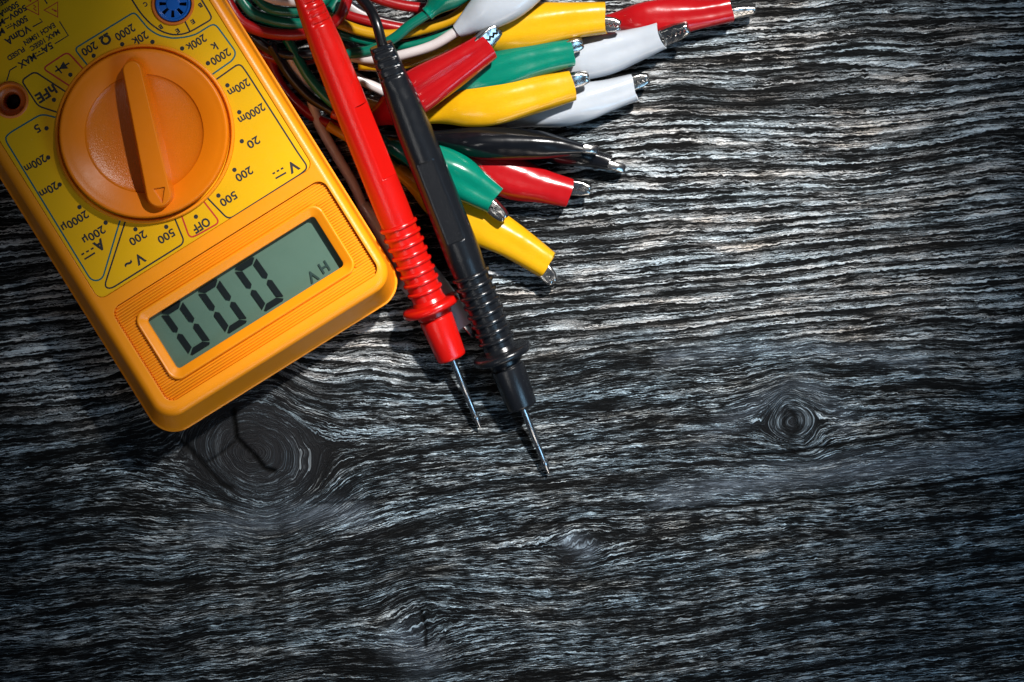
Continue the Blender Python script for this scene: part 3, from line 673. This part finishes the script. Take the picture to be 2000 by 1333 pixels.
def clip(parent, color, pts, tip, jw, roll=0.0, crease=0.0, gap=0.0, mouth_ex=2.6, tipz=None):
    """sleeve through pts (px, py, z, half width px, half height px), jaws out to tip"""
    inv = parent.matrix_world.inverted()
    raw = [(*P(x, y, z), a / PX, b / PX) for x, y, z, a, b in pts]
    q = catmull(raw, 12); n = 44; outer = []; N_ = len(q); inner = []
    seed = random.random() * 10
    fr = []
    for i, s in enumerate(q):
        p = Vector(s[:3]); d = (Vector(q[min(i + 1, N_ - 1)][:3]) - Vector(q[max(i - 1, 0)][:3])).normalized()
        sd = Vector((0, 0, 1)).cross(d).normalized(); up = d.cross(sd); fr.append((p, d, sd, up))
    # constant direction at the mouth
    def section(i, shrink=0.0, push=0.0):
        p, d, sd, up = fr[i]; t = i / (N_ - 1); a, b = q[i][3] - shrink, q[i][4] - shrink
        ex = 2.0 + (mouth_ex - 2.0) * max(0, (t - .45) / .55); out = []
        cr = crease * max(0, math.sin(math.pi * min(1, max(0, (t - .35) / .75))))
        for j in range(n):
            ph = 2 * math.pi * j / n; c, s_ = math.cos(ph), math.sin(ph); k = (abs(c) ** ex + abs(s_) ** ex) ** (-1 / ex)
            y, z = a * c * k, b * s_ * k
            lump = 1 + .035 * math.sin(3 * ph + seed + 5 * t) * math.sin(math.pi * t) + .02 * math.sin(5 * ph + 9 * t + seed * 2)
            y *= lump; z *= lump
            if s_ > 0: z -= cr * math.exp(-((y / a + .1) / .28) ** 2) * b
            wav = push + .025 * math.sin(2 * ph + seed) * (1 if i == N_ - 1 else 0)
            out.append(inv @ (p + d * wav + sd * y + up * z))
        return out
    rings = [section(i) for i in range(N_)]
    rings += [section(N_ - 1, .03, .004), section(N_ - 1, .05, -.02)] + [section(i, .055) for i in range(N_ - 2, max(N_ - 16, 3), -2)]
    boot = mesh('insulating_sleeve', *loft(rings), M['vinyl_' + color], parent, True, 45)
    p, d, sd, up = fr[-1]
    T_ = P(tip[0], tip[1], tipz if tipz is not None else p.z); vec = T_ - p; jl = vec.dot(d); lat = vec.dot(sd)
    lat0 = max(-.16, min(.16, lat)); base = p + sd * lat0; X = (p + d * jl + sd * lat + up * vec.dot(up) - base); jl = X.length; X.normalize()
    Y = Vector((0, 0, 1)).cross(X).normalized(); Z = X.cross(Y)
    Mx = Matrix.Translation(base) @ Matrix((X, Y, Z)).transposed().to_4x4() @ Matrix.Rotation(roll, 4, 'X')
    for side in (1, -1):
        me = jaw_mesh(jl, jw / PX, side); me.materials.append(M['steel']); me.polygons.foreach_set('use_smooth', [True] * len(me.polygons)); me.set_sharp_from_angle(angle=math.radians(38))
        o = bpy.data.objects.new('jaw', me); link(o, boot); o.matrix_parent_inverse = Matrix()
        o.matrix_basis = inv @ Mx @ Matrix.Translation((0, gap * side, 0)) @ Matrix.Rotation(side * gap * 1.2, 4, 'Z')
    return boot
def lead(color, label, cable_pts, clip_args, r=.125):
    x, y, z = clip_args['pts'][-1][:3]; loc = P(x, y, 0)
    root = empty('clip_lead', label, 'clip lead', (loc.x, loc.y, 0), 'crocodile clip leads'); bpy.context.view_layer.update()
    clip(root, color, **clip_args)
    p0 = clip_args['pts'][0]; p1 = clip_args['pts'][1]
    if cable_pts:
        pts = list(cable_pts) + [(p0[0], p0[1], p0[2]), (p0[0] * .6 + p1[0] * .4, p0[1] * .6 + p1[1] * .4, p0[2] * .6 + p1[2] * .4)]
        cable_obj(pts, r, 'cable_' + color, root)
    return root
hp = math.pi / 2
# bottom layer first
lead('red', 'dark red clip at the upper edge, pointing right at the bare wood', [(960, 30, .2), (1060, 50, .25), (1130, 52, .3)],
     dict(pts=[(1170, 48, .35, 13, 13), (1200, 42, .38, 17, 16), (1250, 38, .45, 33, 28), (1310, 34, .45, 36, 28), (1370, 28, .44, 29, 24), (1428, 19, .42, 25, 20)], tip=(1476, 17), jw=30, roll=.75, crease=.12, gap=0))
lead('white', 'large white clip whose closed jaws lie over the dark red clip', [(820, 180, .2), (900, 190, .2), (970, 175, .25)],
     dict(pts=[(1010, 168, .32, 13, 13), (1050, 152, .36, 20, 18), (1110, 126, .45, 36, 29), (1180, 106, .48, 41, 30), (1240, 88, .54, 33, 25), (1291, 70, .66, 27, 20)], tip=(1346, 54, 2), jw=40, roll=.5, crease=.1, gap=0.0, tipz=.98))
lead('white', 'white clip below the larger white one, beside the middle yellow clip', [(655, 128, .6), (700, 154, .55), (752, 180, .45), (810, 205, .3), (880, 228, .25), (950, 240, .25)],
     dict(pts=[(990, 238, .3, 13, 13), (1030, 232, .36, 18, 17), (1085, 217, .44, 33, 28), (1140, 200, .46, 37, 29), (1190, 186, .44, 31, 24), (1238, 171, .42, 27, 20)], tip=(1268, 152, 12), jw=32, roll=.25, crease=.1))
lead('black', 'black clip mostly hidden beneath the longer black clip, smooth jaw on wood', [(860, 300, .2), (930, 296, .22), (990, 293, .25)],
     dict(pts=[(1020, 293, .3, 12, 12), (1050, 293, .32, 17, 16), (1090, 297, .36, 24, 24), (1130, 303, .36, 22, 25), (1160, 310, .34, 18, 22), (1190, 318, .32, 15, 20)], tip=(1221, 331), jw=30, roll=hp, mouth_ex=2.2))
lead('red', 'red clip pointing down right on the wood, below the black clips', [(515, 85, .35), (529, 121, .25), (545, 160, .2), (575, 198, .2), (615, 230, .2), (664, 250, .2), (730, 266, .2), (800, 280, .2)],
     dict(pts=[(840, 285, .3, 13, 13), (880, 296, .36, 20, 18), (940, 322, .46, 40, 31), (1000, 347, .48, 43, 31), (1060, 364, .46, 33, 25), (1113, 378, .42, 28, 20)], tip=(1155, 371, 3), jw=34, roll=.3, crease=.08))
lead('yellow', 'yellow clip pointing down right, furthest down on the wood', [(640, 245, .25), (690, 275, .25), (735, 300, .3)],
     dict(pts=[(775, 332, .35, 13, 12), (812, 358, .38, 20, 18), (860, 392, .46, 36, 28), (925, 430, .48, 43, 31), (1000, 472, .46, 35, 26), (1070, 518, .42, 28, 20)], tip=(1083, 553, -4), jw=34, roll=.15, crease=.05))
lead('white', 'white clip in shadow under the red and black test probes', [(560, 100, .5), (574, 124, .45), (601, 171, .35), (622, 240, .2), (655, 300, .2), (690, 360, .22)],
     dict(pts=[(708, 402, .3, 13, 13), (730, 430, .34, 18, 16), (775, 490, .44, 34, 26), (822, 548, .44, 40, 26), (868, 598, .40, 34, 22), (905, 640, .36, 27, 18)], tip=(928, 655), jw=28, roll=hp))
# middle layer
lead('green', 'green clip between the upper yellow clip and the middle yellow clip', [(760, 190, .5), (800, 192, .55)],
     dict(pts=[(840, 190, .75, 13, 12), (880, 180, .85, 18, 17), (930, 157, 1.0, 33, 26), (990, 135, 1.08, 38, 27), (1060, 116, 1.12, 31, 22), (1119, 103, 1.14, 26, 18)], tip=(1139, 84, 6), jw=32, roll=.5, crease=.14))
lead('yellow', 'yellow clip along the top, under the white clip that leaves the frame', [(700, 128, .9), (770, 130, .9), (830, 112, .9)],
     dict(pts=[(878, 92, .85, 13, 13), (905, 84, .9, 20, 17), (960, 66, 1.0, 40, 30), (1025, 52, 1.05, 46, 31), (1110, 41, 1.06, 36, 24), (1182, 35, 1.06, 31, 19)], tip=(1213, 50, -8), jw=32, roll=.2, crease=.1))
lead('yellow', 'wide yellow clip in the middle, touching the long black clip below it', [(660, 180, .7), (718, 202, .75), (770, 218, .75)],
     dict(pts=[(822, 231, .8, 12, 12), (862, 222, .9, 20, 18), (910, 211, 1.0, 37, 28), (970, 202, 1.08, 43, 31), (1050, 184, 1.1, 36, 24), (1120, 167, 1.12, 29, 19)], tip=(1151, 150, 10), jw=34, roll=.55, crease=.08))
lead('black', 'long glossy black clip pointing right, smooth jaw over the hidden black clip', [(530, 88, .6), (552, 126, .5), (574, 158, .5), (606, 191, .5), (646, 216, .5), (700, 248, .55), (745, 264, .6)],
     dict(pts=[(800, 268, .75, 12, 12), (850, 270, .8, 14, 14), (895, 275, .9, 24, 24), (945, 279, .98, 33, 33), (1040, 283, .96, 29, 32), (1090, 287, .92, 22, 28), (1136, 293, .86, 13, 24)], tip=(1169, 294), jw=34, roll=hp, mouth_ex=2.1))
lead('green', 'green clip pointing down right, its toothed jaws resting on the yellow clip', [(560, 75, .5), (588, 126, .6), (605, 153, .65), (632, 185, .7), (675, 222, .8), (720, 255, .9)],
     dict(pts=[(762, 286, 1.0, 13, 13), (800, 300, 1.05, 22, 20), (845, 318, 1.1, 37, 29), (890, 342, 1.12, 42, 30), (930, 368, 1.1, 35, 24), (966, 391, 1.08, 28, 19)], tip=(988, 428, -4), jw=34, roll=.5, crease=.15))
# top layer
lead('red', 'bright red creased clip lying on top of the yellow and green clips', [(650, 222, .8), (685, 234, .95)],
     dict(pts=[(716, 236, 1.15, 13, 13), (740, 226, 1.2, 20, 18), (780, 205, 1.45, 38, 28), (820, 178, 1.62, 43, 30), (885, 136, 1.72, 36, 25), (956, 88, 1.78, 28, 20)], tip=(974, 54, 9), jw=38, roll=.6, crease=.42, mouth_ex=2.4, gap=.02))
lead('white', 'white clip at the top leaving the frame, its cable curving below', [(640, 100, .9), (690, 112, 1.0), (740, 116, 1.15), (785, 108, 1.3), (846, 89, 1.45)],
     dict(pts=[(893, 61, 1.6, 14, 14), (912, 48, 1.65, 22, 19), (950, 22, 1.75, 38, 30), (995, -8, 1.8, 44, 32), (1050, -45, 1.8, 36, 26), (1100, -85, 1.8, 29, 20)], tip=(1130, -110), jw=36, roll=.3))
lead('green', 'green sleeve end at the top edge behind the black test probe', [(630, 116, .9), (680, 106, 1.1), (727, 97, 1.25), (771, 74, 1.4), (800, 50, 1.5)],
     dict(pts=[(834, 28, 1.6, 14, 14), (845, 18, 1.6, 16, 16), (870, -10, 1.65, 34, 28), (905, -45, 1.7, 42, 30), (950, -85, 1.7, 32, 24), (990, -120, 1.7, 28, 20)], tip=(1015, -145), jw=36))
# cables that run out of the picture
def coil(color, label, pts, r=.125):
    loc = P(*pts[len(pts) // 2][:2], 0); root = empty('coiled_cable', label, 'cable', (loc.x, loc.y, 0), 'looped cables of the clip leads'); bpy.context.view_layer.update()
    cable_obj(pts, r, 'cable_' + color, root)
coil('white', 'pale cable loop nearest the top edge, left of the red probe', [(470, -40, 1.0), (520, -8, 1.0), (560, 2, 1.0), (600, -1, 1.0), (650, -30, 1.0)], .13)
coil('green', 'inner green cable loop just under the white loop', [(480, -30, .75), (518, 12, .8), (556, 23, .85), (595, 20, .85), (630, 4, .8), (650, -25, .75)], .125)
coil('green', 'outer green cable loop between the inner green and the red loop', [(450, -35, .6), (487, 20, .65), (520, 37, .7), (565, 46, .75), (605, 44, .75), (640, 26, .7), (658, 0, .65), (662, -25, .6)], .14)
coil('red', 'bright red cable loop curving under the red probe and up again', [(430, -25, .5), (460, 30, .6), (486, 52, .65), (531, 66, .7), (590, 67, .8), (640, 53, 1.0), (668, 26, 1.15), (680, -10, 1.2)], .14)
coil('black', 'black cable loop below the bright red loop', [(450, 20, .3), (484, 62, .4), (500, 78, .45), (525, 96, .5), (556, 107, .55), (605, 107, .55), (645, 92, .5), (664, 60, .5), (662, 20, .5)], .125)
coil('red', 'thin visible red cable arc directly under the black loop', [(478, 70, .2), (507, 104, .25), (538, 117, .3), (570, 121, .32), (610, 116, .3), (650, 100, .25)], .12)
coil('red', 'dark red cable at the top edge passing behind the green sleeve', [(690, -35, .9), (726, -8, .9), (785, 11, .9), (850, 16, .85), (905, 2, .8), (930, -20, .8)], .135)
coil('red', 'red cable crossing from the red probe toward the black probe cable', [(640, 8, .5), (675, 29, .6), (723, 43, .65), (790, 57, .6), (850, 66, .5), (930, 60, .4)], .13)
coil('white', 'white cable half hidden behind the upper red cable', [(660, -8, .4), (684, 12, .4), (720, 33, .4), (781, 50, .4), (840, 62, .3)], .13)
coil('yellow', 'yellow cable curving up to the top edge behind the white cable', [(640, 34, .9), (673, 50, .95), (722, 65, 1.0), (774, 68, 1.05), (852, 50, 1.1), (897, 28, 1.1), (932, -8, 1.1), (950, -40, 1.1)], .135)
coil('green', 'green cable running below the yellow cable', [(640, 54, .7), (668, 67, .75), (730, 83, .8), (785, 89, .8), (830, 82, .85), (875, 63, .85), (930, 40, .7)], .125)
coil('black', 'black cable in shadow between the two probes above the red clip', [(640, 70, .3), (680, 90, .3), (730, 128, .35), (745, 150, .35), (756, 176, .35), (770, 215, .3), (740, 250, .3), (690, 262, .3)], .12)
coil('black', 'black cable in shadow between the probes, lowest in the bundle', [(650, 200, .3), (700, 225, .25), (760, 238, .2), (850, 250, .2), (930, 262, .2)], .12)
coil('green', 'dark green cable in shadow between the probes below the black clip', [(690, 255, .25), (740, 285, .22), (800, 318, .2), (850, 345, .2)], .12)
